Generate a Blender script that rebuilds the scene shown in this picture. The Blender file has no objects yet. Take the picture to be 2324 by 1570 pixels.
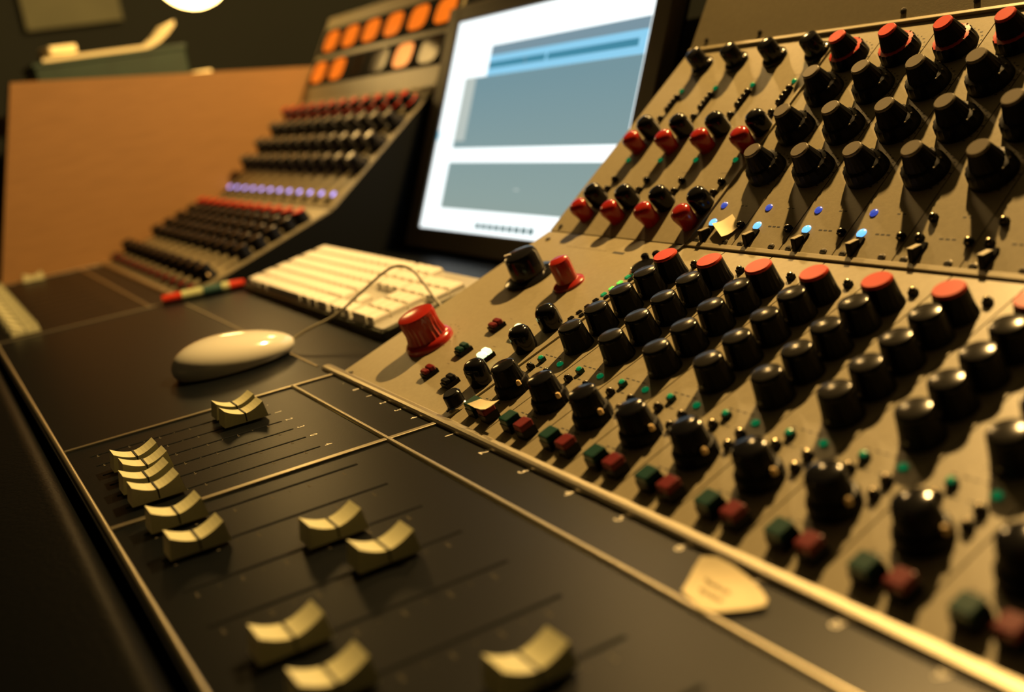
import bpy, math, random
from mathutils import Vector, Matrix
random.seed(7)
PI = math.pi
S = bpy.context.scene
COL = S.collection

# ------------------------------------------------------------------ camera
YAW, PITCH, ROLL, FPX = 1.08827, 0.25410, 0.16095, 2461.7
CAM = Vector((0.70088, -0.23087, 0.18864))
f = Vector((-math.sin(YAW)*math.cos(PITCH), math.cos(YAW)*math.cos(PITCH), -math.sin(PITCH)))
r = f.cross(Vector((0, 0, 1))).normalized()
d = f.cross(r)
r2 = r*math.cos(ROLL) + d*math.sin(ROLL)
d2 = d*math.cos(ROLL) - r*math.sin(ROLL)
cd = bpy.data.cameras.new('camera')
cam = bpy.data.objects.new('camera', cd)
COL.objects.link(cam)
cam.matrix_world = Matrix((( r2.x, -d2.x, -f.x, CAM.x), (r2.y, -d2.y, -f.y, CAM.y), (r2.z, -d2.z, -f.z, CAM.z), (0, 0, 0, 1)))
cd.sensor_width = 36
cd.lens = 36*FPX/2324
cd.clip_start = 0.01
cd.dof.use_dof = True
cd.dof.focus_distance = 0.62
cd.dof.aperture_fstop = 4.5
S.camera = cam

# ------------------------------------------------------------------ world, exposure
w = bpy.data.worlds.new('world'); S.world = w; w.use_nodes = True
w.node_tree.nodes['Background'].inputs[0].default_value = (0.30, 0.55, 0.60, 1)
w.node_tree.nodes['Background'].inputs[1].default_value = 0.006
S.view_settings.view_transform = 'Standard'
S.view_settings.look = 'None'
S.view_settings.gamma = 1
S.view_settings.exposure = 0
S.view_settings.use_curve_mapping = False

# ------------------------------------------------------------------ lamps of the room
WARM = (1.0, 0.60, 0.20)
def point(name, loc, energy, radius, color=WARM):
    l = bpy.data.lights.new(name, 'POINT'); l.energy = energy; l.shadow_soft_size = radius; l.color = color
    o = bpy.data.objects.new(name, l); COL.objects.link(o); o.location = loc
    return o
point('ceiling_light', (-0.05, 0.73, 0.97), 138.0, 0.018)
point('ceiling_light', (-0.70, 0.68, 0.80), 9.0, 0.035)

# ------------------------------------------------------------------ geometry of the console (from the photograph)
P = 0.04                       # channel pitch
X1 = 0.16332                   # master section | channels
XG, XL = -0.46641, -0.94641    # left bay: right end, left end
NR, NL = 11, 12
XR = X1 + NR*P
BETA, GAM, DEL = 0.32287, 0.63771, 1.01359
LB, LC, LD = 0.19336, 0.18816, 0.142
YM, YF = -0.0345, -0.1852
B0 = Vector((0, 0, 0))
B1 = Vector((0, LB*math.cos(BETA), LB*math.sin(BETA)))
C1 = B1 + Vector((0, LC*math.cos(GAM), LC*math.sin(GAM)))
D1 = C1 + Vector((0, LD*math.cos(DEL), LD*math.sin(DEL)))
PL = {'B': (B0, BETA), 'C': (B1, GAM), 'D': (C1, DEL), 'bed': (B0, 0.0)}
def on(pl, x, t, h=0.0):
    o, a = PL[pl]
    return Vector((x, o.y + t*math.cos(a) - h*math.sin(a), o.z + t*math.sin(a) + h*math.cos(a)))

# ------------------------------------------------------------------ materials
MATS = {}
def mat(name, col, rough=0.5, metal=0.0, spec=0.5, emit=None, estr=0.0, noise=0.0, nscale=200.0, bump=0.0, bscale=400.0, coat=0.0):
    m = bpy.data.materials.new(name); m.use_nodes = True
    nt = m.node_tree; b = nt.nodes['Principled BSDF']
    b.inputs['Base Color'].default_value = (*col, 1)
    b.inputs['Roughness'].default_value = rough
    b.inputs['Metallic'].default_value = metal
    b.inputs['Specular IOR Level'].default_value = spec
    if coat: b.inputs['Coat Weight'].default_value = coat; b.inputs['Coat Roughness'].default_value = 0.08
    if emit:
        b.inputs['Emission Color'].default_value = (*emit, 1); b.inputs['Emission Strength'].default_value = estr
    if noise or bump:
        tc = nt.nodes.new('ShaderNodeTexCoord')
        if noise:
            n = nt.nodes.new('ShaderNodeTexNoise'); n.inputs['Scale'].default_value = nscale; n.inputs['Detail'].default_value = 6
            nt.links.new(tc.outputs['Object'], n.inputs['Vector'])
            rp = nt.nodes.new('ShaderNodeValToRGB')
            rp.color_ramp.elements[0].position = 0.3; rp.color_ramp.elements[1].position = 0.7
            rp.color_ramp.elements[0].color = (*[c*(1-noise) for c in col], 1); rp.color_ramp.elements[1].color = (*[min(1, c*(1+noise)) for c in col], 1)
            nt.links.new(n.outputs['Fac'], rp.inputs['Fac']); nt.links.new(rp.outputs['Color'], b.inputs['Base Color'])
        if bump:
            n2 = nt.nodes.new('ShaderNodeTexNoise'); n2.inputs['Scale'].default_value = bscale; n2.inputs['Detail'].default_value = 3
            nt.links.new(tc.outputs['Object'], n2.inputs['Vector'])
            bp = nt.nodes.new('ShaderNodeBump'); bp.inputs['Strength'].default_value = bump; bp.inputs['Distance'].default_value = 0.001
            nt.links.new(n2.outputs['Fac'], bp.inputs['Height']); nt.links.new(bp.outputs['Normal'], b.inputs['Normal'])
    MATS[name] = m
    return m
M_PANEL = mat('beige_panel_paint', (0.27, 0.235, 0.145), 0.42, spec=0.45, noise=0.06, nscale=300, bump=0.05, bscale=900)
M_INK = mat('panel_ink', (0.03, 0.03, 0.028), 0.7)
M_BED = mat('black_satin_bed', (0.0025, 0.0035, 0.0045), 0.38, spec=0.16, bump=0.05, bscale=700)
M_BLACK = mat('black_plastic', (0.004, 0.004, 0.005), 0.4, spec=0.12)
M_BLACKG = mat('black_gloss_cap', (0.006, 0.006, 0.007), 0.14, spec=0.24)
M_MATT = mat('matt_black', (0.0035, 0.0045, 0.005), 0.8, spec=0.08)
M_CAPD = mat('dark_grey_cap', (0.018, 0.017, 0.015), 0.20, spec=0.18)
M_GLINT = mat('glint_metal', (0.42, 0.36, 0.24), 0.22, metal=0.8)  # pale metal that paints highlights onto the black mini buttons
M_GREY = mat('grey_knob_cap', (0.17, 0.15, 0.115), 0.22, spec=0.5)
M_RED = mat('red_plastic', (0.50, 0.034, 0.013), 0.40, spec=0.22)
M_REDK = mat('red_gloss_knob', (0.30, 0.014, 0.008), 0.20, spec=0.45)
M_REDD = mat('dark_red_button_shaded', (0.13, 0.008, 0.010), 0.4, spec=0.2)  # dark red, deepened further to hold the shadow of the knob above
M_GREEN = mat('dark_green_button_shaded', (0.003, 0.040, 0.030), 0.4, spec=0.2)  # dark green, deepened further to hold the shadow of the knob above
M_CREAM = mat('cream_fader_plastic', (0.56, 0.55, 0.33), 0.45, noise=0.04, nscale=500)
M_NUB = mat('cream_nub', (0.85, 0.62, 0.30), 0.35)
M_WHITEINK = mat('white_ink', (0.80, 0.76, 0.66), 0.6)
M_DIMINK = mat('worn_ink', (0.20, 0.17, 0.11), 0.7)
M_ALU = mat('satin_aluminium', (0.58, 0.53, 0.40), 0.36, metal=1.0, bump=0.05, bscale=500)
M_TRIM = mat('beige_trim', (0.25, 0.215, 0.13), 0.45, metal=0.1, bump=0.05, bscale=500)
M_CHROME = mat('chrome', (0.8, 0.78, 0.72), 0.12, metal=1.0)
M_STEEL = mat('screw_steel', (0.10, 0.09, 0.07), 0.35, metal=0.6)
M_LEATHER = mat('black_leather', (0.002, 0.0025, 0.003), 0.42, spec=0.05, bump=0.25, bscale=350)
M_LEDG = mat('green_led', (0.01, 0.25, 0.12), 0.25, emit=(0.0, 0.50, 0.15), estr=0.22)
M_LEDGB = mat('green_led_bright', (0.1, 0.5, 0.1), 0.25, emit=(0.25, 1.0, 0.10), estr=0.6)
M_LEDB = mat('blue_led', (0.05, 0.15, 0.5), 0.2, emit=(0.16, 0.50, 1.0), estr=1.5)
M_LEDB2 = mat('blue_led_dim', (0.03, 0.08, 0.4), 0.2, emit=(0.06, 0.09, 0.55), estr=0.7)
M_LEDV = mat('violet_led', (0.1, 0.1, 0.5), 0.2, emit=(0.42, 0.34, 1.0), estr=2.6)
M_LIT = mat('lit_button_white', (0.8, 0.9, 0.6), 0.3, emit=(0.80, 1.0, 0.45), estr=1.7)
M_METER = mat('meter_orange', (0.03, 0.006, 0.001), 0.16, spec=0.025, emit=(1.0, 0.19, 0.010), estr=1.0)
M_METEROFF = mat('meter_unlit', (0.030, 0.018, 0.010), 0.10, spec=0.035)
M_WKEY = mat('white_key_plastic', (0.80, 0.77, 0.68), 0.38)
M_KBASE = mat('keyboard_tray', (0.42, 0.41, 0.36), 0.3)
M_KSHADE = mat('keyboard_edge_shaded', (0.10, 0.105, 0.08), 0.15)  # clear body edge; its shade is put into the grey-olive colour
M_MOUSE = mat('white_mouse_plastic', (0.66, 0.65, 0.56), 0.12, coat=0.6)
M_GROOVE = mat('grey_groove', (0.12, 0.11, 0.09), 0.6)
M_CABLE = mat('grey_cable', (0.40, 0.37, 0.27), 0.5)
M_BEZEL = mat('monitor_bezel', (0.085, 0.07, 0.048), 0.5, spec=0.3)
M_FADED = mat('faded_bed_ink', (0.075, 0.065, 0.04), 0.8)
M_PAPER = mat('cream_paper', (0.80, 0.70, 0.44), 0.8, noise=0.05, nscale=150)
M_PENCIL = mat('pencil_grey', (0.38, 0.32, 0.20), 0.9)
M_GBOX = mat('dark_green_box_paint', (0.012, 0.035, 0.024), 0.55, noise=0.2, nscale=30)
M_WALL = mat('dark_green_wall', (0.008, 0.011, 0.008), 0.9, noise=0.15, nscale=3)
M_FLOOR = mat('dark_carpet', (0.02, 0.018, 0.016), 0.95, noise=0.3, nscale=120)
M_CEIL = mat('dark_ceiling', (0.05, 0.05, 0.045), 0.9, noise=0.1, nscale=4)
M_BOARD = mat('olive_grey_board', (0.12, 0.125, 0.075), 0.8, noise=0.08, nscale=12)
M_TABLE = mat('brown_table_top', (0.16, 0.09, 0.04), 0.5, noise=0.2, nscale=20)
M_LAMPG = mat('lamp_glass', (0.9, 0.8, 0.6), 0.4, emit=(1.0, 0.62, 0.20), estr=16.0)
M_SHADE = mat('lamp_metal', (0.05, 0.045, 0.035), 0.4)
M_PEN = mat('pale_green_pen', (0.45, 0.48, 0.24), 0.4)
M_PENL = mat('pen_dark_label', (0.02, 0.07, 0.06), 0.5)

def wood():
    m = bpy.data.materials.new('orange_wood_veneer'); m.use_nodes = True
    nt = m.node_tree; b = nt.nodes['Principled BSDF']; b.inputs['Roughness'].default_value = 0.5; b.inputs['Specular IOR Level'].default_value = 0.35
    tc = nt.nodes.new('ShaderNodeTexCoord'); mp = nt.nodes.new('ShaderNodeMapping'); mp.inputs['Scale'].default_value = (3, 3, 40)
    n = nt.nodes.new('ShaderNodeTexNoise'); n.inputs['Scale'].default_value = 6; n.inputs['Detail'].default_value = 8; n.inputs['Distortion'].default_value = 0.6
    rp = nt.nodes.new('ShaderNodeValToRGB')
    rp.color_ramp.elements[0].position = 0.35; rp.color_ramp.elements[0].color = (0.235, 0.125, 0.046, 1)
    rp.color_ramp.elements[1].position = 0.68; rp.color_ramp.elements[1].color = (0.268, 0.144, 0.054, 1)
    nt.links.new(tc.outputs['Object'], mp.inputs['Vector']); nt.links.new(mp.outputs['Vector'], n.inputs['Vector'])
    nt.links.new(n.outputs['Fac'], rp.inputs['Fac']); nt.links.new(rp.outputs['Color'], b.inputs['Base Color'])
    return m
M_WOOD = wood()
def emis(name, col, s=1.0):
    m = bpy.data.materials.new(name); m.use_nodes = True
    nt = m.node_tree; nt.nodes.clear()
    e = nt.nodes.new('ShaderNodeEmission'); o = nt.nodes.new('ShaderNodeOutputMaterial')
    e.inputs[0].default_value = (*col, 1); e.inputs[1].default_value = s
    nt.links.new(e.outputs[0], o.inputs[0]); return m

# ------------------------------------------------------------------ mesh builder
class MB:
    def __init__(self): self.v = []; self.f = []; self.m = []; self.mats = []; self.sm = []
    def mi(self, m):
        if m not in self.mats: self.mats.append(m)
        return self.mats.index(m)
    def add(self, vs, fs, m, smooth=False):
        b = len(self.v); self.v += [tuple(x) for x in vs]; i = self.mi(m)
        for q in fs: self.f.append([b+k for k in q]); self.m.append(i); self.sm.append(smooth)
    def box(self, c, s, m, rot=None, top=None, bev=0.0):
        """box centred at c with full sizes s; bevelled top/bottom edges when bev > 0; top = material of the +z side"""
        hx, hy, hz = s[0]/2, s[1]/2, s[2]/2
        if bev <= 0: rings = [(-hz, 0), (hz, 0)]
        else: rings = [(-hz, 0), (hz-bev, 0), (hz-bev*0.3, bev*0.3), (hz, bev)]
        vs = []
        for z, i in rings:
            a, bb = hx-i, hy-i
            cc = min(bev, a*0.45, bb*0.45)
            if bev > 0: pts = [(-a+cc, -bb), (a-cc, -bb), (a, -bb+cc), (a, bb-cc), (a-cc, bb), (-a+cc, bb), (-a, bb-cc), (-a, -bb+cc)]
            else: pts = [(-a, -bb), (a, -bb), (a, bb), (-a, bb)]
            vs += [Vector((x, y, z)) for x, y in pts]
        n = len(vs)//len(rings)
        if rot is not None: vs = [rot @ v for v in vs]
        vs = [v + Vector(c) for v in vs]
        side = [[k*n+j, k*n+(j+1) % n, (k+1)*n+(j+1) % n, (k+1)*n+j] for k in range(len(rings)-1) for j in range(n)]
        self.add(vs, [list(range(n))[::-1]] + side, m)
        base = len(self.v)-n
        self.f.append([base+j for j in range(n)]); self.m.append(self.mi(top or m)); self.sm.append(False)
    def lathe(self, prof, m, seg=24, c=(0, 0, 0), flute=0.0, fl=(0, 0), smooth=True):
        """prof: list of (radius, height[, material]); the material colours the band above that ring; closed at the top"""
        base = len(self.v)
        for i, p in enumerate(prof):
            for j in range(seg):
                a = 2*PI*j/seg
                rr = p[0]*(1 - (flute if (fl[0] <= i <= fl[1] and j % 2) else 0))
                self.v.append((c[0]+rr*math.cos(a), c[1]+rr*math.sin(a), c[2]+p[1]))
        for i in range(len(prof)-1):
            mm = prof[i][2] if len(prof[i]) > 2 else m
            for j in range(seg):
                self.f.append([base+i*seg+j, base+i*seg+(j+1) % seg, base+(i+1)*seg+(j+1) % seg, base+(i+1)*seg+j]); self.m.append(self.mi(mm)); self.sm.append(smooth)
        mm = prof[-1][2] if len(prof[-1]) > 2 else m
        self.f.append([base+(len(prof)-1)*seg+j for j in range(seg)]); self.m.append(self.mi(mm)); self.sm.append(False)
        self.f.append([base+j for j in range(seg)][::-1]); self.m.append(self.mi(prof[0][2] if len(prof[0]) > 2 else m)); self.sm.append(False)
    def prism(self, poly, x0, x1, m):
        """poly: list of (y,z), extruded along x"""
        n = len(poly)
        vs = [(x0, y, z) for y, z in poly] + [(x1, y, z) for y, z in poly]
        self.add(vs, [list(range(n)), [n+k for k in range(n)][::-1]] + [[(k+1) % n, k, n+k, n+(k+1) % n] for k in range(n)], m)
    def tube(self, pts, rad, m, seg=10):
        pts = [Vector(p) for p in pts]; base = len(self.v); up = Vector((0.123, 0.2, 1)).normalized()
        for i, p in enumerate(pts):
            t = (pts[min(i+1, len(pts)-1)] - pts[max(i-1, 0)]).normalized()
            a = t.cross(up).normalized(); b = t.cross(a)
            rr = rad[i] if isinstance(rad, (list, tuple)) else rad
            for j in range(seg):
                q = p + a*rr*math.cos(2*PI*j/seg) + b*rr*math.sin(2*PI*j/seg); self.v.append(tuple(q))
        k = self.mi(m)
        for i in range(len(pts)-1):
            for j in range(seg):
                self.f.append([base+i*seg+j, base+i*seg+(j+1) % seg, base+(i+1)*seg+(j+1) % seg, base+(i+1)*seg+j]); self.m.append(k); self.sm.append(True)
        self.f.append([base+j for j in range(seg)][::-1]); self.m.append(k); self.sm.append(False)
        self.f.append([base+(len(pts)-1)*seg+j for j in range(seg)]); self.m.append(k); self.sm.append(False)
    def mesh(self, name, angle=40):
        me = bpy.data.meshes.new(name); me.from_pydata(self.v, [], self.f)
        for m in self.mats: me.materials.append(m)
        me.polygons.foreach_set('material_index', self.m); me.polygons.foreach_set('use_smooth', self.sm)
        me.update()
        import bmesh
        bm = bmesh.new(); bm.from_mesh(me); bmesh.ops.recalc_face_normals(bm, faces=bm.faces); bm.to_mesh(me); bm.free()
        if any(self.sm): me.set_sharp_from_angle(angle=math.radians(angle))
        return me
    def obj(self, name, parent=None, loc=(0, 0, 0), rot=(0, 0, 0), **k): return place(self.mesh(name), name, parent, loc, rot, **k)

def place(me, name, parent=None, loc=(0, 0, 0), rot=(0, 0, 0), label=None):
    o = bpy.data.objects.new(name, me); COL.objects.link(o); o.location = loc; o.rotation_euler = rot
    if parent: o.parent = parent
    if label: o['label'] = label
    return o
def empty(name, loc=(0, 0, 0), parent=None):
    o = bpy.data.objects.new(name, None); o.empty_display_size = 0.02; COL.objects.link(o); o.location = loc
    if parent: o.parent = parent
    return o
def tag(o, label, cat, group=None):
    o['label'] = label; o['category'] = cat
    if group: o['group'] = group
    return o
def struct(o): o['kind'] = 'structure'; return o
def put(me, name, parent, pl, x, t, h=0.0, label=None, spin=0.0, base=(0, 0, 0)):
    """place a mesh (local z = outward normal) on one of the console faces; base = world offset of the parent"""
    o = place(me, name, parent, on(pl, x, t, h) - Vector(base), (0, 0, 0), label)
    o.rotation_euler = (Matrix.Rotation(PL[pl][1], 3, 'X') @ Matrix.Rotation(spin, 3, 'Z')).to_euler()
    return o

# ------------------------------------------------------------------ knob, button, lamp meshes (local z = outward)
def m_(b, name): return b.mesh(name)
mm = 0.001
b = MB(); b.lathe([(9.6*mm, 0), (9.4*mm, 1.6*mm), (8.9*mm, 3.2*mm), (7.6*mm, 13.6*mm, M_RED), (7.5*mm, 14.4*mm, M_RED), (6.9*mm, 15.2*mm, M_RED)], M_BLACK, 40, flute=0.05, fl=(1, 3)); K_RED = m_(b, 'red_capped_knob')
b = MB(); b.lathe([(9.2*mm, 0), (9.0*mm, 1.8*mm), (8.6*mm, 3.4*mm), (7.6*mm, 12.4*mm, M_BLACKG), (7.5*mm, 13.6*mm, M_BLACKG), (7.1*mm, 14.3*mm, M_BLACKG), (6.5*mm, 14.6*mm, M_CAPD)], M_BLACK, 36, flute=0.05, fl=(1, 3))
b.box((0.0, -8.7*mm, 3.8*mm), (1.0*mm, 0.8*mm, 1.1*mm), M_WHITEINK); K_ROW = m_(b, 'black_capped_knob')
b = MB(); b.lathe([(10.6*mm, 0), (10.4*mm, 5.0*mm), (9.6*mm, 6.4*mm), (8.6*mm, 6.7*mm), (7.6*mm, 15.4*mm, M_BLACKG), (7.2*mm, 16.6*mm, M_BLACKG), (6.2*mm, 17.2*mm, M_BLACKG)], M_BLACK, 40, flute=0.05, fl=(0, 4))
b.lathe([(1.4*mm, 0, M_NUB), (1.4*mm, 2*mm, M_NUB), (0.8*mm, 2.8*mm, M_NUB)], M_NUB, 10, c=(9.6*mm, -1*mm, 5.6*mm)); K_DUAL = m_(b, 'dual_black_knob')
def big(cap, sk):
    b = MB()
    b.lathe([(12.8*mm, 0), (12.6*mm, 2.4*mm), (11.9*mm, 6.4*mm), (11.4*mm, 7.6*mm, sk), (9.0*mm, 8.2*mm), (5.9*mm, 17.8*mm, cap), (5.7*mm, 18.8*mm, cap), (5.2*mm, 19.3*mm, cap)], M_BLACK, 40, flute=0.05, fl=(1, 5))
    for a in (-0.3, 0.35, 1.1): b.box((11.0*mm*math.cos(a), 11.0*mm*math.sin(a), 7.8*mm), (0.8*mm, 0.8*mm, 0.7*mm), M_DIMINK)
    return b
K_BIG = m_(big(M_GREY, M_BLACK), 'grey_capped_knob')
K_BIGR = m_(big(M_RED, M_RED), 'red_capped_dual_knob')
b = MB(); b.lathe([(9.6*mm, 0), (9.4*mm, 2.2*mm), (8.2*mm, 3.6*mm), (7.0*mm, 4.0*mm), (6.6*mm, 13.5*mm), (6.0*mm, 14.8*mm), (4.6*mm, 15.4*mm)], M_BLACKG, 28)
b.box((8.2*mm, 2*mm, 3.7*mm), (1.0*mm, 1.2*mm, 0.8*mm), M_WHITEINK); K_MSK = m_(b, 'black_skirted_knob')
b = MB(); b.lathe([(7.0*mm, 0), (7.4*mm, 2*mm), (7.2*mm, 10*mm), (6.6*mm, 12.6*mm), (5.2*mm, 14.2*mm), (3.2*mm, 14.8*mm)], M_BLACKG, 28); K_MBL = m_(b, 'black_round_knob')
b = MB(); b.lathe([(6.0*mm, 0), (6.4*mm, 6*mm), (7.0*mm, 10*mm), (6.7*mm, 12.8*mm), (5.2*mm, 14.4*mm), (3.0*mm, 15.0*mm)], M_REDK, 28); K_MRED = m_(b, 'red_round_knob')
b = MB(); b.lathe([(18.5*mm, 0), (18.5*mm, 1.6*mm), (16*mm, 2.6*mm), (12.5*mm, 3.0*mm), (12*mm, 17*mm), (11*mm, 19*mm), (8*mm, 20*mm)], M_BLACKG, 40); b.box((0, 9*mm, 20*mm), (1.2*mm, 5*mm, 0.8*mm), M_WHITEINK); K_MBIG = m_(b, 'large_black_knob')
b = MB(); b.lathe([(11.0*mm, 0), (10.8*mm, 1.6*mm), (9.4*mm, 2.6*mm), (7.2*mm, 3.4*mm), (7.2*mm, 16*mm), (6.6*mm, 18.4*mm), (4.6*mm, 19.4*mm)], M_REDK, 32); K_MREDS = m_(b, 'red_skirted_knob')
b = MB(); b.lathe([(17.0*mm, 0), (17.0*mm, 2.6*mm), (15.5*mm, 4.6*mm), (14.0*mm, 5.4*mm), (12.6*mm, 12*mm), (13.2*mm, 21*mm), (12.6*mm, 23*mm), (10*mm, 24*mm)], M_REDK, 48, flute=0.06, fl=(3, 5)); K_MREDB = m_(b, 'large_red_knob')
def button(cap, s, h, name, stem=M_BLACK, emitall=False):
    b = MB(); b.box((0, 0, h*0.3), (s*1.06, s*1.06, h*0.6), cap if emitall else stem); b.box((0, 0, h*0.8), (s, s, h*0.4), cap, bev=0.0006, top=cap); return m_(b, name)
BT_G = button(M_GREEN, 8.6*mm, 8.5*mm, 'green_button'); BT_R = button(M_REDD, 8.0*mm, 8.5*mm, 'red_button')
def mbutton(cap, name, h=5.5*mm, emitall=False):
    b = MB(); b.box((0, 0, h*0.25), (9.4*mm, 9.4*mm, h*0.5), M_BLACK); b.box((0, 2.0*mm, h*0.7), (8.0*mm, 4.0*mm, h*0.6), cap, bev=0.0008); b.box((0, -2.1*mm, h*0.66), (8.0*mm, 3.8*mm, h*0.5), cap, bev=0.0008); return m_(b, name)
MB_R = mbutton(M_REDD, 'red_split_button'); MB_G = mbutton(M_GREEN, 'green_split_button'); MB_K = mbutton(M_BLACK, 'black_split_button'); MB_W = mbutton(M_LIT, 'lit_split_button')
b = MB(); b.box((0, 0, 1.2*mm), (3.6*mm, 3.6*mm, 2.6*mm), M_BLACK); b.lathe([(1.7*mm, 0), (1.7*mm, 0.9*mm), (1.2*mm, 1.4*mm), (0.9*mm, 1.5*mm, M_GLINT), (0.5*mm, 1.8*mm, M_GLINT)], M_BLACKG, 14, c=(0, 0, 2.5*mm)); b.lathe([(0.5*mm, 0), (0.35*mm, 0.4*mm)], M_GLINT, 8, c=(0.9*mm, -1.6*mm, 2.6*mm)); BT_MINI = m_(b, 'mini_button')  # metal tip and side dot stand in for glints on a plain black button
b = MB(); b.box((0, 0, 1.2*mm), (3.6*mm, 3.6*mm, 2.6*mm), M_GREEN); b.box((0, 0, 3.1*mm), (2.8*mm, 2.8*mm, 1.2*mm), M_LEDG, bev=0.0007); BT_MINIG = m_(b, 'green_mini_button')
def led(m, rr, name, h=1.2): b = MB(); b.lathe([(rr, 0), (rr, h*0.5*mm), (rr*0.8, h*mm), (rr*0.4, (h+0.4)*mm)], m, 16); return m_(b, name)
L_G = led(M_LEDG, 2.0*mm, 'green_led'); L_B = led(M_LEDB, 2.9*mm, 'blue_led', 0.9); L_B2 = led(M_LEDB2, 2.5*mm, 'blue_led', 0.9); L_V = led(M_LEDV, 3.2*mm, 'violet_led')
b = MB(); b.lathe([(2.2*mm, 0), (2.2*mm, 0.7*mm), (1.4*mm, 1.0*mm)], M_STEEL, 14); b.box((0, 0, 1.05*mm), (3*mm, 0.5*mm, 0.2*mm), M_MATT); SCREW = m_(b, 'screw')
# lever switch: a thin paddle sticking out towards the operator
b = MB(); R_ = Matrix.Rotation(-GAM + 0.12, 3, 'X')
b.box((0, 0, 0.6*mm), (5*mm, 6*mm, 1.2*mm), M_BLACK)
b.box(R_ @ Vector((0, -4.6*mm, -1.4*mm)), (4.0*mm, 7.6*mm, 7.2*mm), M_BLACK, rot=R_, bev=0.0006)
b.box(R_ @ Vector((0, -4.8*mm, 2.3*mm)), (3.4*mm, 7.0*mm, 0.5*mm), M_TRIM, rot=R_); LEVER = m_(b, 'lever_switch')

# ------------------------------------------------------------------ MIXING CONSOLE
console = tag(empty('mixing_console', (0, 0, -0.72)), 'long beige studio mixing console covered in black, red and grey knobs with cream faders', 'mixing console')
CB = Vector((0, 0, -0.72))
def cpart(bm, name, label=None): return bm.obj(name, console, -CB, label=label)
# base body under the bed
b = MB(); b.box(((XL+XR)/2, 0.17, -0.385), (XR-XL-0.10, 0.42, 0.67), M_MATT); base = cpart(b, 'pedestal')
MX = (0.0255, 0.0480, 0.0700, 0.0920, 0.1145, 0.1385)
b = MB(); b.box(((XL+XR)/2, (YF-0.003+0.46)/2, -0.025), (XR-XL, 0.46-YF+0.003, 0.05), M_BED)
def slot(x, wd, y0, y1): b.box((x, (y0+y1)/2, 0.00008), (wd, y1-y0, 0.00016), M_MATT)
def scale(x, y0, y1):
    for k in range(11):
        y = y0 + (y1-y0)*k/10
        b.box((x, y, 0.00006), (2.2*mm if k % 2 == 0 else 1.2*mm, 0.55*mm, 0.00012), M_FADED)
        if k % 2 == 0: b.box((x+2.6*mm, y, 0.00006), (1.2*mm, 1.2*mm, 0.00012), M_FADED)
for x in MX: slot(x, 1.5*mm, -0.172, -0.0655); scale(x+0.0014, -0.168, -0.075)
for k in range(NR): slot(X1+(k+0.53)*P, 2.2*mm, -0.172, -0.0615); scale(X1+(k+0.53)*P+0.0066, -0.168, -0.072)
for k in range(NL): slot(XL+(k+0.53)*P, 2.2*mm, -0.172, -0.0615)
bed = cpart(b, 'fader_bed', 'black satin bed with fader slots')
def bsub(bm, name, label=None): return bm.obj(name, bed, (0, 0, 0), label=label)
# padded armrest along the front
b = MB(); prof = [(-0.189, -0.05)]
for k in range(9):
    a = PI/2*k/8; prof.append((-0.205 + 0.014*math.cos(a), -0.012 + 0.014*math.sin(a)))
for k in range(9):
    a = PI/2 + PI/2*k/8; prof.append((-0.285 + 0.03*math.cos(a), -0.028 + 0.03*math.sin(a)))
prof.append((-0.315, -0.06)); prof.append((-0.19, -0.06))
b.prism(prof, XL, XR, M_LEATHER); b.sm = [True]*len(b.sm); cpart(b, 'armrest_pad', 'black padded leather armrest')
# metal trims on the bed
def trimx(y, x0, x1, wd, h, name='trim_strip'):
    b = MB(); pr = [(y+wd/2*math.cos(a), h*math.sin(a)) for a in [PI*k/8 for k in range(9)]]
    b.prism(pr, x0, x1, M_ALU); b.sm = [True]*len(b.sm); return bsub(b, name, 'aluminium trim strip')
def trimy(x, y0, y1, wd, h):
    b = MB(); b.box((x, (y0+y1)/2, h/2), (wd, y1-y0, h), M_ALU, bev=0.0004); return bsub(b, 'trim_strip', 'aluminium trim strip')
trimx(YF, XL, XR, 0.0035, 0.0016)
for x0, x1 in ((0, XR), (XL, XG)):
    trimx(YM, x0, x1, 0.0036, 0.0016)
for x in (0.0, X1, XG, XL+0.004): trimy(x, YF, 0.0, 0.003 if x != X1 else 0.0042, 0.0012)
# lower edge bar of the sloped panels
def bar(p, x0, x1, wd, h, name='edge_bar'):
    b = MB(); b.prism([(p[0]+wd*math.cos(a), p[1]+h*math.sin(a)) for a in [-PI/2+0.01+PI*k/10*1.0 for k in range(11)]][:0] or [(p[0]-wd, 0), (p[0]-wd, h*0.55), (p[0]-wd*0.75, h*0.85), (p[0]-wd*0.3, h), (p[0]+wd*0.4, h*0.9), (p[0]+wd, h*0.4), (p[0]+wd, 0)], x0, x1, M_ALU)
    return cpart(b, name, 'aluminium edge bar')
bar((-0.001, 0), -0.022, XR, 0.0042, 0.0032); bar((-0.001, 0), XL, XG, 0.0042, 0.0032)
b = MB(); b.box((-0.235, -0.004, 0.0003), (0.40, 0.0016, 0.0006), M_DIMINK); bsub(b, 'seam_line')

# bay chassis (black bodies that carry the panels, with the tall side walls of the recess)
def chassis(x0, x1):
    q = 0.0028
    pts = [(0.004, 0.0004)] + [(v.y + q*math.sin(a), v.z - q*math.cos(a)) for v, a in ((B1, (BETA+GAM)/2), (C1, (GAM+DEL)/2), (D1, DEL))]
    pts += [(D1.y+0.03, D1.z), (D1.y+0.03, 0.0004)]
    b = MB(); b.prism(pts, x0, x1, M_MATT); return cpart(b, 'bay_chassis')
chassis(0.0008, XR); chassis(XL, XG-0.0008)
b = MB(); b.box(((XG)/2, 0.452, 0.10), (-XG-0.004, 0.012, 0.2), M_MATT); cpart(b, 'recess_back')

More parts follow.
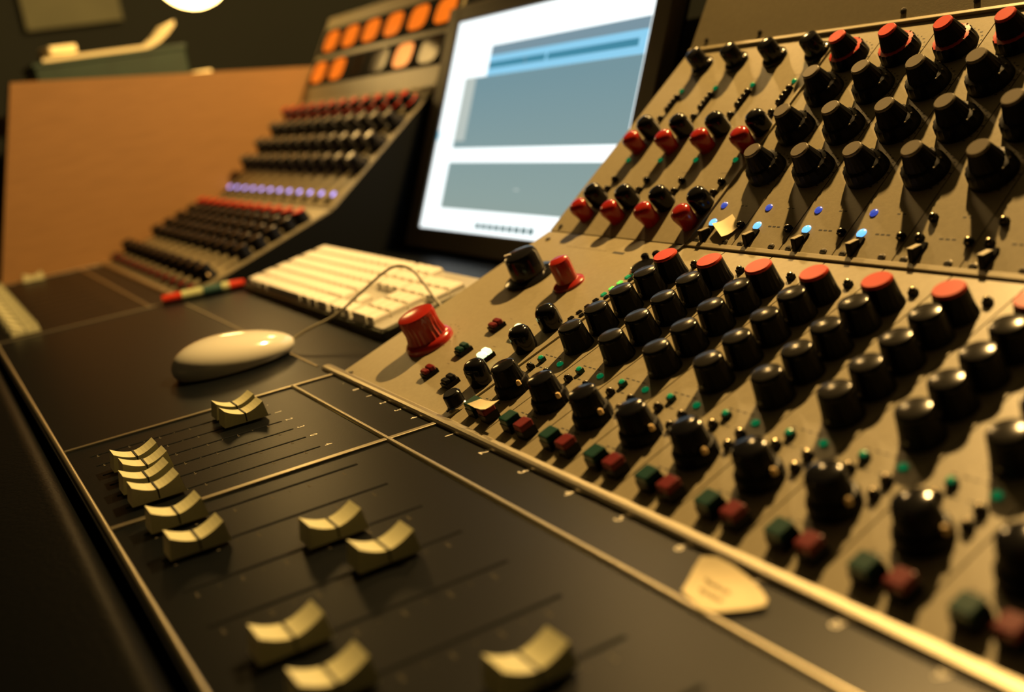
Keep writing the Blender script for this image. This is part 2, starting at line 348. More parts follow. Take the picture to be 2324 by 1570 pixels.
# wooden end cheek
b = MB(); b.prism([(-0.20, -0.70), (-0.15, -0.05), (-0.140, 0.0), (-0.061, 0.2655), (0.355, 0.2288), (0.48, 0.2178), (0.48, -0.70)], XL-0.030, XL-0.0006, M_WOOD); cpart(b, 'end_cheek', 'orange-brown wooden end cheek')

# ---- panels
def plate(bm, pl, x0, x1, t0, t1, m=M_PANEL, th=0.0024, h=0.0):
    a = [on(pl, x, t, h-dz) for dz in (th, 0) for x, t in ((x0, t0), (x1, t0), (x1, t1), (x0, t1))]
    bm.add(a, [[3, 2, 1, 0], [4, 5, 6, 7], [0, 1, 5, 4], [1, 2, 6, 5], [2, 3, 7, 6], [3, 0, 4, 7]], m)
G = 0.0004
def strip_mesh(name, n=1):
    b = MB(); plate(b, 'B', G, n*P-G, 0.001, LB-0.0012); plate(b, 'C', G, n*P-G, 0.0022, LC-0.001); return m_(b, name)
# printed legends of one strip
random.seed(3)
def dash(b, pl, x, t, wx, wt, m=M_INK): 
    a = [on(pl, x+sx*wx/2, t+st*wt/2, 0.00008) for sx, st in ((-1, -1), (1, -1), (1, 1), (-1, 1))]; b.add(a, [[0, 1, 2, 3]], m)
b = MB(); plate(b, 'B', G, P-G, 0.001, LB-0.0012); plate(b, 'C', G, P-G, 0.0022, LC-0.001)
OB, OC = 0.62*P, 0.62*P
for t in (0.1435, 0.124, 0.1045, 0.084):
    for k in range(7):
        a = -2.3 + k*0.75 + PI/2; dash(b, 'B', OB + 9.2*mm*math.cos(a), t + 9.2*mm*math.sin(a), 0.7*mm, 0.7*mm)
for t in (0.0685, 0.058, 0.0235): 
    for k in range(4): dash(b, 'B', (0.25+0.11*k)*P + random.uniform(-1, 1)*mm, t+2.6*mm, 2.6*mm, 0.7*mm, M_INK)
for t, rr in ((0.1605, 14), (0.1295, 14.2), (0.0965, 14.2), (0.0632, 14.2)):
    for k in range(13):
        a = -0.9 + k*0.28; dash(b, 'C', OC + rr*mm*math.cos(a), t + rr*mm*math.sin(a), 1.0*mm if k % 3 else 1.8*mm, 0.8*mm)
    for k in range(4): dash(b, 'C', (0.12+0.08*k)*P, t+0.0125+random.uniform(-1, 1)*mm, 2.0*mm, 0.7*mm)
for k in range(3): dash(b, 'C', (0.5+0.09*k)*P, 0.0197, 2.4*mm, 0.9*mm)
for k in range(2): dash(b, 'C', (0.62+0.09*k)*P, 0.034, 2.0*mm, 0.8*mm)
STRIP = m_(b, 'channel_strip')
DOTS = [(0.62, 0.161, 'B')]
def channel(x0, k, left):
    """one channel strip at x0 with all its controls as sub-parts"""
    lit = left or k < 4
    st = place(STRIP, 'channel_strip', console, Vector((x0, 0, 0)) - CB)
    def k_(me, name, pl, o, t, h=0.0, label=None, spin=0.0):
        return put(me, name, st, pl, o*P, t, h, label, spin)
    k_(K_RED, 'rotary_knob', 'B', 0.62, 0.1610, label='black knob with red cap')
    for t in (0.1435-0.0003, 0.1238, 0.1042, 0.0845): k_(K_ROW, 'rotary_knob', 'B', 0.64, t, label='small black knob')
    k_(K_DUAL, 'rotary_knob', 'B', 0.53, 0.0390, label='black dual knob with cream nub', spin=random.uniform(-0.25, 0.25) if not left else 0)
    k_(BT_G, 'push_button', 'B', 0.44, 0.0150, label='dark green square button')
    k_(BT_R, 'push_button', 'B', 0.82, 0.0145, label='dark red square button')
    k_(K_BIGR, 'rotary_knob', 'C', OC/P, 0.1597, label='black knob with red cap and red skirt')
    for t in (0.1292, 0.0960, 0.0625): k_(K_BIG, 'rotary_knob', 'C', OC/P, t, label='large black knob with grey cap')
    if left:
        k_(L_V, 'indicator_lamp', 'C', 0.22, 0.0200, label='glowing blue-violet lamp')
        k_(LEVER, 'lever_switch', 'C', 0.31, 0.0132)
        return st
    k_(L_G, 'indicator_lamp', 'B', 0.74, 0.0670, label='green indicator lamp')
    k_(BT_MINIG, 'push_button', 'B', 0.32, 0.0655, label='tiny green button')
    for o, t in ((0.30, 0.0575), (0.76, 0.0572), (0.78, 0.0490)): k_(BT_MINI, 'push_button', 'B', o, t, label='tiny black button')
    k_(BT_MINI, 'push_button', 'B', 0.80, 0.1728, label='tiny black button'); 
    if lit:
        k_(L_B2, 'indicator_lamp', 'C', 0.21, 0.0338, label='dim blue lamp'); k_(L_B, 'indicator_lamp', 'C', 0.24, 0.0195, label='glowing blue lamp')
    else:
        k_(BT_MINI, 'push_button', 'C', 0.21, 0.0318, label='tiny black button'); k_(BT_MINI, 'push_button', 'C', 0.21, 0.0183, label='tiny black button')
    k_(BT_MINI, 'push_button', 'C', 0.93, 0.0181, label='tiny black button')
    k_(LEVER, 'lever_switch', 'C', 0.30, 0.0132)
    k_(SCREW, 'screw', 'C', 0.17, 0.0047); k_(SCREW, 'screw', 'C', 0.82, 0.0050)
    return st
for k in range(NR): channel(X1 + k*P, k, False)
for k in range(NL): channel(XL + k*P, k, True)

# ---- master section
master = empty('master_section', -CB, console)
b = MB(); plate(b, 'B', 0.0006, X1-0.0016, 0.001, LB-0.0006); plate(b, 'C', 0.0006, X1-0.0016, 0.0006, LC-0.0012); MP = b
b = MB(); plate(b, 'B', X1-0.0013, X1+0.0004, 0.001, LB, M_PANEL, h=0.0012); plate(b, 'C', X1-0.0016, X1+0.0006, 0.001, LC, M_PANEL, h=0.0014); b.obj('divider_ridge', master)
def km(me, name, pl, x, t, h=0.0, label=None, spin=0.0): return put(me, name, master, pl, x, t, h, label, spin)
CX = (0.0335, 0.0725, 0.1120, 0.1525)
for i, x in enumerate(CX):
    x += 0.0012
    km(K_MSK, 'rotary_knob', 'C', x, 0.168, label='black skirted knob'); km(K_MBL, 'rotary_knob', 'C', x+0.002, 0.099, label='black round knob')
    km(K_MRED, 'rotary_knob', 'C', x, 0.0832, label='red knob'); km(K_MBL, 'rotary_knob', 'C', x+0.002, 0.0315, label='black round knob'); km(K_MRED, 'rotary_knob', 'C', x, 0.0165, label='red knob')
    km(L_G, 'indicator_lamp', 'C', CX[i]-0.002, 0.1428, label='green indicator lamp'); km(L_G, 'indicator_lamp', 'C', CX[i]-0.002, 0.0721, label='green indicator lamp')
    for t in (0.1345, 0.1300, 0.1262, 0.1220, 0.1128): km(BT_MINI, 'push_button', 'C', CX[i]+0.0005, t, label='tiny black button')
    for t in (0.0518, 0.0425): km(BT_MINI, 'push_button', 'C', CX[i]+0.002, t, label='tiny black button')
km(SCREW, 'screw', 'C', 0.011, 0.0050); km(SCREW, 'screw', 'B', 0.014, 0.1827); km(SCREW, 'screw', 'B', 0.012, 0.0035)
km(K_MBIG, 'rotary_knob', 'B', 0.0560, 0.1370, label='large black skirted knob', spin=2.2)
km(K_MREDS, 'rotary_knob', 'B', 0.1065, 0.1365, label='red skirted knob')
km(K_MREDB, 'rotary_knob', 'B', 0.0505, 0.0520, label='large red monitor knob')
km(MB_R, 'push_button', 'B', 0.097, 0.0815, label='dark red split button'); km(MB_W, 'push_button', 'B', 0.1255, 0.0815, label='lit pale green button')
km(MB_G, 'push_button', 'B', 0.098, 0.0535, label='dark green split button'); km(MB_W, 'push_button', 'B', 0.126, 0.0545, label='lit pale green button')
km(MB_R, 'push_button', 'B', 0.0955, 0.0275, label='dark red split button'); km(MB_K, 'push_button', 'B', 0.1265, 0.0265, label='black split button')
for x, t in ((0.1460, 0.0945), (0.1490, 0.0715), (0.1510, 0.0360)): km(K_MBL, 'rotary_knob', 'B', x, t, label='black round knob')
b = MB(); b.lathe([(6.2*mm, 0), (6.2*mm, 2*mm), (5.6*mm, 2.6*mm, M_BLACK), (5.4*mm, 9*mm, M_BLACKG), (4.4*mm, 10*mm, M_BLACKG)], M_CHROME, 24); b.box((0, -6*mm, 1.5*mm), (1*mm, 3*mm, 1*mm), M_BLACK); km(m_(b, 'short_knob'), 'rotary_knob', 'B', 0.1640-0.006, 0.0135, label='short black knob with chrome collar')
# row of meter lamps along the right edge of the master
for i in range(8):
    t = 0.153 - 0.0068*i
    for q, x in enumerate((0.1515, 0.1572)):
        b = MB(); b.box((0, 0, 0.5*mm), (3.2*mm, 3.6*mm, 1.0*mm), M_LEDGB if (q == 0 and i in (1, 2)) else (M_LEDG if (q == 0 and i in (0, 3)) else M_BLACKG), bev=0.0003)
        km(m_(b, 'level_lamp'), 'level_lamp', 'B', x, t + (0 if q == 0 else -0.002), label='lit green level lamp' if (q == 0 and i < 4) else 'unlit level lamp')
# talkback socket: black disc in a chrome ring, two black stubs above it
b = MB(); b.lathe([(8.8*mm, 0, M_CHROME), (8.8*mm, 1.6*mm, M_CHROME), (7.8*mm, 2.6*mm, M_CHROME), (7.4*mm, 2.2*mm, M_BLACKG), (3*mm, 2.0*mm, M_BLACKG)], M_CHROME, 32); km(m_(b, 'talkback_socket'), 'talkback_socket', 'B', 0.1545, 0.1640, label='black disc in a chrome ring')
b = MB(); b.lathe([(2.6*mm, 0), (2.6*mm, 4*mm), (1.8*mm, 4.8*mm)], M_BLACKG, 16); TOG = m_(b, 'stub')
km(TOG, 'push_button', 'B', 0.1475, 0.1725, label='small black stub'); km(TOG, 'push_button', 'B', 0.1545, 0.1765, label='small black stub')
# printed marks on the master panel
b = MP
x = 0.047
random.seed(11)
while x < 0.097: 
    wd = random.choice((0.8, 1.2, 1.5))*mm; dash(b, 'B', x, 0.1772 + random.uniform(-0.3, 0.3)*mm, wd, random.choice((1.0, 1.6))*mm, M_DIMINK); x += wd + 0.7*mm
dash(b, 'B', 0.1115, 0.1766, 0.0125, 0.0024, M_INK)
for k in range(16):
    a = -0.7 + k*0.29; dash(b, 'B', 0.0505 + 18.5*mm*math.cos(a), 0.0555 + 18.5*mm*math.sin(a), 0.9*mm, 0.9*mm)
for xx, t in ((0.1085, 0.108), (0.118, 0.108), (0.098, 0.0925), (0.128, 0.0925), (0.098, 0.0405), (0.118, 0.0655), (0.08, 0.03)):
    dash(b, 'B', xx, t, 0.003, 0.0008, M_DIMINK)
for xx in CX:
    for t in (0.0608, 0.149, 0.107, 0.0225): dash(b, 'C', xx-0.004, t, 0.006, 0.0007, M_DIMINK)
b.obj('face_panel', master)
# bars between the faces
def xbar(pt, x0, x1, s, name='edge_bar'):
    b = MB(); b.box(((x0+x1)/2, pt.y, pt.z), (x1-x0, s, s*0.9), M_TRIM, rot=Matrix.Rotation((BETA+GAM)/2, 3, 'X'), bev=0.0005); return cpart(b, name, 'beige edge bar')
xbar(B1 + Vector((0, 0.0006, 0.0000)), X1+0.001, XR, 0.0040); xbar(B1, XL, XG, 0.0036)
xbar(C1 + Vector((0, 0.0, 0.0002)), 0.0008, XR, 0.0036); xbar(C1, XL, XG, 0.0036)

# ---- meter bridges
mbr = empty('meter_bridge', -CB, console)
b = MB(); plate(b, 'D', 0.0008, XR, 0.002, LD+0.0, M_PANEL); b.obj('face_panel', mbr)
for x in (0.018, 0.078, 0.2085, 0.262): put(SCREW, 'screw', mbr, 'D', x, 0.008)
mbl = empty('meter_bridge', -CB, console)
b = MB(); plate(b, 'D', XL+0.0008, XG-0.0008, 0.002, LD, M_PANEL)
plate(b, 'D', XL+0.006, XG-0.006, 0.029, 0.070, M_MATT, h=0.0006); plate(b, 'D', XL+0.006, XG-0.006, 0.0775, 0.1215, M_MATT, h=0.0006)
b.obj('face_panel', mbl)
def meter(lit):
    b = MB(); b.box((0, 0, 1.0*mm), (66*mm, 38*mm, 2*mm), M_MATT, bev=0.0006)
    n = 20; vs = []
    for k in range(n):
        a = 2*PI*k/n; ex = lambda c: math.copysign(abs(c)**0.62, c)
        vs.append((27*mm*ex(math.cos(a)), 16.5*mm*ex(math.sin(a)), 2.25*mm))
    b.add(vs, [list(range(n))], M_METER if lit else M_METEROFF)
    b.add([(-13*mm, -12*mm, 2.45*mm), (-12.2*mm, -12*mm, 2.45*mm), (-17.2*mm, 10*mm, 2.45*mm), (-18*mm, 10*mm, 2.45*mm)], [[0, 1, 2, 3]], M_INK)
    return m_(b, 'vu_meter')
ML, MU = meter(True), meter(False)
for i in range(6):
    x = XL + (0.056 + 0.0775*i)
    put(ML, 'vu_meter', mbl, 'D', x, 0.0985, 0.0006, label='glowing orange level meter')
    put(ML if i in (0, 1, 4) else MU, 'vu_meter', mbl, 'D', x-0.008, 0.0490, 0.0006, label='glowing orange level meter' if i in (0, 1, 4) else 'unlit level meter')

# ---- fader slots, scales, numbers, fader caps
def text(body, size, m, name, parent, loc, rotz=0.0, label=None):
    c = bpy.data.curves.new('t', 'FONT'); c.body = body; c.size = size; c.align_x = 'CENTER'; c.align_y = 'CENTER'; c.extrude = 0.00004
    o = bpy.data.objects.new('t', c); COL.objects.link(o); bpy.context.view_layer.update()
    me = bpy.data.meshes.new_from_object(o.evaluated_get(bpy.context.evaluated_depsgraph_get())); bpy.data.objects.remove(o); me.name = name
    me.materials.append(m)
    return place(me, name, parent, loc, (0, 0, rotz), label)
# cream fader cap: saddle shaped top with a dark centre line across
def cap_mesh(wx=0.0138, ly=0.0240):
    b = MB(); n = 12; prof = []
    for k in range(n+1):
        y = -ly/2 + ly*k/n; u = 2*k/n-1
        prof.append((y, 0.0070 + 0.0046*abs(u)**1.7))
    pol = [(-ly/2*1.16, 0.0015), (ly/2*1.16, 0.0015)] + [(y, z) for y, z in prof][::-1]
    b.prism(pol, -wx/2, wx/2, M_CREAM)
    # rounded inner crease is a dark line across the middle and down both cheeks
    b.box((0, 0, 0.0069), (wx*1.006, 0.0009, 0.0012), M_INK); b.box((-wx/2, 0, 0.0042), (0.0001, 0.0008, 0.0045), M_INK); b.box((wx/2, 0, 0.0042), (0.0001, 0.0008, 0.0045), M_INK)
    b.box((0, 0, 0.0009), (0.0012, 0.006, 0.0018), M_BLACK)
    return m_(b, 'fader_cap')
CAP = cap_mesh()
def fader(x, y, label=None): return place(CAP, 'fader_cap', console, Vector((x, y+0.0045, 0.0)) - CB, label=label)
for i, (x, y) in enumerate(zip(MX, (-0.086, -0.087, -0.157, -0.156, -0.160, -0.160))): fader(x, y)
for i, ch in enumerate(('·', '1', '2', '3', '0', '4')): text(ch, 0.0062, M_WHITEINK, 'fader_number', bed, (MX[i]+0.0005, -0.0610, 0.0001), 0)
for i, ch in enumerate(('·', '8', '1', '2', '3', '4')): text(ch, 0.0062, M_WHITEINK, 'fader_number', bed, (0.0275+0.0226*i, -0.0085, 0.0001), 0)
CY = (-0.160, -0.160, -0.109, -0.102, -0.156, -0.155, -0.103, -0.150, -0.12, -0.14, -0.15)
for k in range(NR):
    x = X1 + (k+0.53)*P
    fader(x, CY[k])
    text(str(k+1), 0.0085, M_WHITEINK, 'channel_number', bed, (X1+(k+0.6)*P, -0.0085, 0.0001))
for k in range(NL):
    x = XL + (k+0.53)*P
    fader(x, -0.104 if k == 0 else -0.160)

# ------------------------------------------------------------------ MONITOR
TAU = math.radians(66.5)
mon = tag(empty('monitor', (-0.24, 0.2686+0.06, 0.0)), 'flat screen computer monitor glowing white and blue between the two console bays', 'monitor')
MO = Vector((-0.24, 0.3286, 0.0))
def mp(x, s, h=0.0): return Vector((x, 0.2686 + s*math.cos(TAU) - h*math.sin(TAU), 0.0239 + s*math.sin(TAU) + h*math.cos(TAU))) - MO
RM = Matrix.Rotation(TAU, 3, 'X')
b = MB(); SX0, SX1, ST = -0.4290, -0.0545, 0.2335
for x0, x1, s0, s1 in ((-0.456, SX0, -0.023, 0.252), (SX1, -0.030, -0.023, 0.252), (SX0, SX1, -0.023, 0.0), (SX0, SX1, ST, 0.252)):
    b.box(mp((x0+x1)/2, (s0+s1)/2, -0.004), (x1-x0, s1-s0, 0.014), M_BEZEL, rot=RM, bev=0.0015)
b.obj('frame', mon, MO*0)
b = MB(); b.box(mp(-0.243, 0.1145, -0.016), (0.40, 0.255, 0.016), M_BLACK, rot=RM, bev=0.004); b.obj('rear_housing', mon)
b = MB(); b.box(mp(-0.243, 0.10, -0.030), (0.08, 0.18, 0.012), M_BEZEL, rot=RM); b.box(Vector((-0.243, 0.345, 0.003)) - MO, (0.16, 0.11, 0.006), M_BEZEL, bev=0.001)
b.box(Vector((-0.243, 0.365, 0.045)) - MO, (0.07, 0.012, 0.085), M_BEZEL); b.obj('stand', mon)
# the picture on the screen: coloured areas of a software window, the greys with a painted reflection
WH = emis('screen_white', (0.93, 1.0, 1.0), 1.35)
def grad(name, c0, c1, c2):
    m = bpy.data.materials.new(name); m.use_nodes = True; nt = m.node_tree; nt.nodes.clear()
    tc = nt.nodes.new('ShaderNodeTexCoord'); sp = nt.nodes.new('ShaderNodeSeparateXYZ'); mr = nt.nodes.new('ShaderNodeMapRange'); rp = nt.nodes.new('ShaderNodeValToRGB')
    e = nt.nodes.new('ShaderNodeEmission'); o = nt.nodes.new('ShaderNodeOutputMaterial')
    mr.inputs['From Min'].default_value = -0.03; mr.inputs['From Max'].default_value = 0.17
    rp.color_ramp.elements[0].color = (*c0, 1); rp.color_ramp.elements[1].color = (*c2, 1); el = rp.color_ramp.elements.new(0.45); el.color = (*c1, 1)
    nt.links.new(tc.outputs['Object'], sp.inputs[0]); nt.links.new(sp.outputs['Z'], mr.inputs['Value']); nt.links.new(mr.outputs[0], rp.inputs[0]); nt.links.new(rp.outputs[0], e.inputs[0]); nt.links.new(e.outputs[0], o.inputs[0])
    return m
GR = grad('screen_grey_blue_reflection', (0.33, 0.36, 0.29), (0.27, 0.36, 0.34), (0.18, 0.30, 0.34))  # warmer lower end is a reflection painted into the screen colour
SB1 = emis('screen_slate', (0.20, 0.30, 0.36)); SB2 = emis('screen_light_blue', (0.28, 0.64, 0.88)); SB3 = emis('screen_teal', (0.06, 0.25, 0.36)); SCOL = emis('screen_pale_column', (0.50, 0.56, 0.52)); SDK = emis('screen_dark_icons', (0.16, 0.24, 0.24)); SCY = emis('screen_cyan', (0.2, 0.6, 0.8))
b = MB()
def area(x0, x1, s0, s1, m, h, s0b=None, s1b=None):
    s0b = s0 if s0b is None else s0b; s1b = s1 if s1b is None else s1b
    b.add([mp(x0, s0, h), mp(x1, s0b, h), mp(x1, s1b, h), mp(x0, s1, h)], [[0, 1, 2, 3]], m)
area(SX0, SX1, 0, ST, WH, 0.0)
h = 0.0003
area(-0.338, -0.0585, 0.1885, 0.1995, SB1, h); area(-0.338, -0.0585, 0.1815, 0.1885, SB2, h); area(-0.338, -0.070, 0.1760-0.002, 0.1815, SB3, h, 0.1730); area(-0.338, -0.0585, 0.1670, 0.1745, SB2, h*1.4); area(-0.070, -0.0585, 0.170, 0.185, SB2, h*1.5)
area(-0.222, -0.2185, 0.172, 0.184, SB2, h*2); area(-0.262, -0.260, 0.174, 0.1815, SB1, h*2)
area(-0.358, -0.352, 0.180, 0.184, SB1, h)
area(-0.386, -0.0585, 0.0900, 0.1670, GR, h); area(-0.386, -0.360, 0.098, 0.1675, SCOL, h*2)
area(-0.386, -0.0585, 0.0240, 0.0745, GR, h)
area(-0.231, -0.222, 0.0465, 0.048, SCOL, h*2)
for i in range(9): area(-0.297+0.0135*i, -0.2865+0.0135*i, 0.0050, 0.0115, SDK, h)
area(-0.4285, -0.424, 0.100, 0.110, SCY, h)
b.obj('screen', mon, label='glowing screen with white and grey-blue windows')

# ------------------------------------------------------------------ KEYBOARD
kb = tag(empty('keyboard', (-0.237, 0.061, 0.0)), 'white computer keyboard lying on the black bed in front of the monitor', 'keyboard')
KT = math.atan2(0.0165, 0.0927); KW, KD = 0.362, 0.0950
kb.rotation_euler = (KT, 0, 0); kb.location = (-0.237, 0.0595, 0.0006)
b = MB(); b.box((0, KD/2, 0.0036), (KW+0.006, KD+0.005, 0.0072), M_KSHADE, bev=0.001); b.box((0, KD/2, 0.0078), (KW, KD, 0.0014), M_KBASE, bev=0.0005); b.obj('tray', kb)
b = MB(); b.box((0, KD-0.012, -0.006), (KW*0.8, 0.012, 0.0140), M_KSHADE); b.obj('rear_foot', kb)
U = KW/22.9
def key(u0, row, wd=1.0, dep=1.0):
    b = MB(); g = 0.0009; w_, d_ = wd*U-g, dep*KD/6.15-g
    vs = []
    for z, i in ((0, 0), (0.0042, 0.0006), (0.0056, 0.0019)):
        vs += [(-w_/2+i, -d_/2+i*1.0, z), (w_/2-i, -d_/2+i*1.0, z), (w_/2-i, d_/2-i*0.7, z), (-w_/2+i, d_/2-i*0.7, z)]
    b.add(vs, [[8, 9, 10, 11], [3, 2, 1, 0]] + [[k*4+j, k*4+(j+1) % 4, (k+1)*4+(j+1) % 4, (k+1)*4+j] for k in (0, 1) for j in range(4)], M_WKEY)
    return b.obj('key', kb, ((-KW/2 + (u0+wd/2+0.2)*U), (row+dep/2+0.06)*KD/6.15, 0.0083))
rows = [[1.25, 1.25, 1.5, 6.5, 1.5, 1.25, 1.75], [2.25]+[1]*10+[2.75], [1.75]+[1]*11+[2.25], [1.5]+[1]*12+[1.5], [1]*13+[2], [1.07]*14]
for rr, ws in enumerate(rows):
    u = 0.0
    for wd in ws: key(u, rr, wd); u += wd
for rr, us in ((5, (0, 1, 2)), (4, (0, 1, 2)), (3, (0, 1, 2)), (1, (1,)), (0, (0, 1, 2))):
    for q in us: key(15.3+q, rr)
for rr, us in ((4, (0, 1, 2, 3)), (3, (0, 1, 2, 3)), (2, (0, 1, 2)), (1, (0, 1, 2))):
    for q in us: key(18.6+q, rr)
key(18.6, 0, 2); key(20.6, 0)

# ------------------------------------------------------------------ MOUSE
ms = tag(empty('computer_mouse', (-0.105, -0.044, 0.0)), 'glossy white oval mouse with a thin cord on the black bed', 'mouse')
def ell(b, a, bb, c0, zc, m, nz=16, n=36, zmin=-0.35):
    rings = []
    for i in range(nz+1):
        ph = math.asin(zmin) + (PI/2 - math.asin(zmin))*i/nz
        rings.append((math.cos(ph), math.sin(ph)))
    base = len(b.v)
    for cr, sz in rings:
        for j in range(n):
            t = 2*PI*j/n; yy = math.sin(t)*cr
            sk = 1.0 - 0.12*(yy)               # a little broader at the palm end
            hz = 1.0 - 0.22*yy                # and lower towards the nose
            b.v.append((a*math.cos(t)*cr*sk, bb*yy, zc + c0*sz*hz))
    for i in range(nz):
        for j in range(n): b.f.append([base+i*n+j, base+i*n+(j+1) % n, base+(i+1)*n+(j+1) % n, base+(i+1)*n+j]); b.m.append(b.mi(m)); b.sm.append(True)
    b.f.append([base+j for j in range(n)][::-1]); b.m.append(b.mi(m)); b.sm.append(False)
b = MB(); ell(b, 0.0280, 0.0475, 0.0180, 0.0080, M_MOUSE); body = b.obj('shell', ms)
b = MB(); b.lathe([(1, 0), (1.02, 0.5), (0.98, 1)], M_KSHADE, 36); b.v = [(x*0.0205, y*0.042, z*0.0032) for x, y, z in b.v]; b.obj('base_plate', ms)
b = MB(); pts = []
for k in range(9):
    a = PI*k/8
    yy, zz = 0.024 + 0.0085*math.cos(a), 0.0085 + 0.0085*math.sin(a)
    hz = 1-0.22*yy/0.046; sk = 1-0.12*yy/0.046
    q = 1 - (yy/0.046)**2 - ((zz-0.0085)/(0.0195*hz))**2
    pts.append((0.0235*sk*math.sqrt(max(q, 0.01)), yy, zz))
b.tube(pts, 0.00035, M_GROOVE, 6); b.obj('side_grip', ms)
def bez(pts, n=10):
    out = []; pts = [Vector(p) for p in pts]
    q = [2*pts[0]-pts[1]] + pts + [2*pts[-1]-pts[-2]]
    for i in range(1, len(q)-2):
        for k in range(n):
            t = k/n; a, b_, c, dd = q[i-1], q[i], q[i+1], q[i+2]
            out.append(0.5*((2*b_) + (c-a)*t + (2*a-5*b_+4*c-dd)*t*t + (3*b_-a-3*c+dd)*t**3))
    return out + [pts[-1]]
b = MB(); b.tube([p - Vector((-0.105, -0.044, 0)) for p in bez([(-0.106, 0.0005, 0.0075), (-0.1, 0.0151, 0.0141), (-0.092, 0.0356, 0.0209), (-0.084, 0.0513, 0.0317), (-0.075, 0.0667, 0.0434), (-0.067, 0.0779, 0.0509), (-0.06, 0.0843, 0.0521), (-0.052, 0.0893, 0.0485), (-0.042, 0.0921, 0.0392), (-0.03, 0.0935, 0.0281), (-0.02, 0.0937, 0.0221), (-0.010, 0.096, 0.012), (-0.004, 0.105, 0.003)], 6)], 0.0011, M_CABLE, 8); b.obj('cord', ms)

# ------------------------------------------------------------------ small things
# marker pen
pn = tag(empty('marker_pen', (-0.455, 0.022, 0.0055)), 'pale green marker pen with red ends lying left of the white keyboard', 'pen')
pa = math.atan2(0.075, 0.014) - PI/2
pn.rotation_euler = (0, 0, -math.atan2(0.013, 0.075))
def cyl(b, y0, y1, r0, r1, m, seg=20): b.tube([(0, y0, 0), (0, y1, 0)], [r0, r1], m, seg)
b = MB(); cyl(b, -0.024, 0.026, 0.0054, 0.0054, M_PEN); b.obj('barrel', pn)
b = MB(); cyl(b, -0.002, 0.018, 0.00556, 0.00556, M_PENL); b.obj('label_band', pn)
b = MB(); cyl(b, 0.026, 0.042, 0.0052, 0.0042, M_RED); b.obj('end_plug', pn)
b = MB(); cyl(b, -0.044, -0.024, 0.0044, 0.0052, M_RED); b.obj('cap', pn)
# torn paper on the strip under the channel panels
def sheet(name, pts, z0, m, curl, loc, rot, n=10, scrib=True):
    """pts: outline (x,y); triangulated fan with curl(x,y)->z and a little thickness"""
    b = MB(); c = Vector((sum(p[0] for p in pts)/len(pts), sum(p[1] for p in pts)/len(pts), 0)); rings = [1.0, 0.8, 0.6, 0.4, 0.2]
    N = len(pts)
    for dz in (0.0, 0.0002):
        base = len(b.v)
        for q in rings:
            for p in pts:
                x, y = c.x + (p[0]-c.x)*q, c.y + (p[1]-c.y)*q; b.v.append((x, y, z0 + curl(x, y) + dz))
        b.v.append((c.x, c.y, z0 + curl(c.x, c.y) + dz))
        for i in range(len(rings)-1):
            for j in range(N): b.f.append([base+i*N+j, base+i*N+(j+1) % N, base+(i+1)*N+(j+1) % N, base+(i+1)*N+j]); b.m.append(b.mi(m)); b.sm.append(True)
        for j in range(N): b.f.append([base+(len(rings)-1)*N+j, base+(len(rings)-1)*N+(j+1) % N, base+len(rings)*N]); b.m.append(b.mi(m)); b.sm.append(True)
    for j in range(N): b.f.append([j, (j+1) % N, len(rings)*N+1+(j+1) % N, len(rings)*N+1+j]); b.m.append(b.mi(m)); b.sm.append(False)
    o = b.obj(name, None, loc, rot)
    return o
# outline in bed coordinates
out = [(0.409, -0.0155), (0.4135, -0.0120), (0.420, -0.0105), (0.428, -0.0105), (0.436, -0.0120), (0.4425, -0.0150), (0.445, -0.0185), (0.443, -0.0235), (0.4395, -0.0285), (0.436, -0.0330), (0.432, -0.0350), (0.4255, -0.0335), (0.4195, -0.0320), (0.4165, -0.0310), (0.4135, -0.0260), (0.4105, -0.0205)]
out = [(x-0.4265, y+0.0225) for x, y in out]
pp = sheet('paper_scrap', out, 0.0012, M_PAPER, lambda x, y: 0.0035*max(0, -(x*0.6 - y*0.8)/0.014)**2, (0.4265, -0.0225, 0.0006), (0, 0, 0))
tag(pp, 'torn cream paper scrap with faint pencil writing lying on the black strip above the faders', 'paper')
b = MB()
for yy, x0, x1 in ((0.001, -0.009, 0.004), (-0.004, -0.006, 0.006)):
    pts = [(x0 + (x1-x0)*k/24, yy + 0.0011*math.sin(k*1.9) + 0.0004*math.sin(k*0.7), 0.0015 + 0.0035*max(0, -((x0 + (x1-x0)*k/24)*0.6 - yy*0.8)/0.014)**2) for k in range(25)]
    b.tube(pts, 0.00025, M_PENCIL, 5)
b.obj('pencil_writing', pp)
# masking tape tag on the upper panel of the first channel
def tape(name, pl, pts, curl, label, h=0.0006):
    x0 = sum(p[0] for p in pts)/len(pts); t0 = sum(p[1] for p in pts)/len(pts)
    q = []
    for i in range(len(pts)):
        a, c = pts[i], pts[(i+1) % len(pts)]
        for k in range(4): q.append((a[0]+(c[0]-a[0])*k/4 - x0, a[1]+(c[1]-a[1])*k/4 - t0))
    o = sheet(name, q, 0.0, M_PAPER, curl, on(pl, x0, t0, h), (PL[pl][1], 0, 0)); return tag(o, label, 'tape')
tape('tape_tag', 'C', [(X1+0.37*P, 0.0158), (X1+0.57*P, 0.0262), (X1+0.92*P, 0.0178), (X1+0.78*P, 0.0065)], lambda x, y: 0.0004 + 0.003*max(0, (-x*0.5-y*0.85+0.001)/0.008)**2, 'small square of masking tape stuck beside the leftmost glowing blue lamp of the right bay')
tape('tape_curl', 'B', [(X1+0.62*P, 0.0092), (X1+0.68*P, 0.0165), (X1+1.04*P, 0.0205), (X1+1.12*P, 0.0128)], lambda x, y: 0.0022*(abs(x)/0.009)**2 - 0.0, 'curled strip of cream masking tape on a button at the bottom left channel strip', h=0.0092)

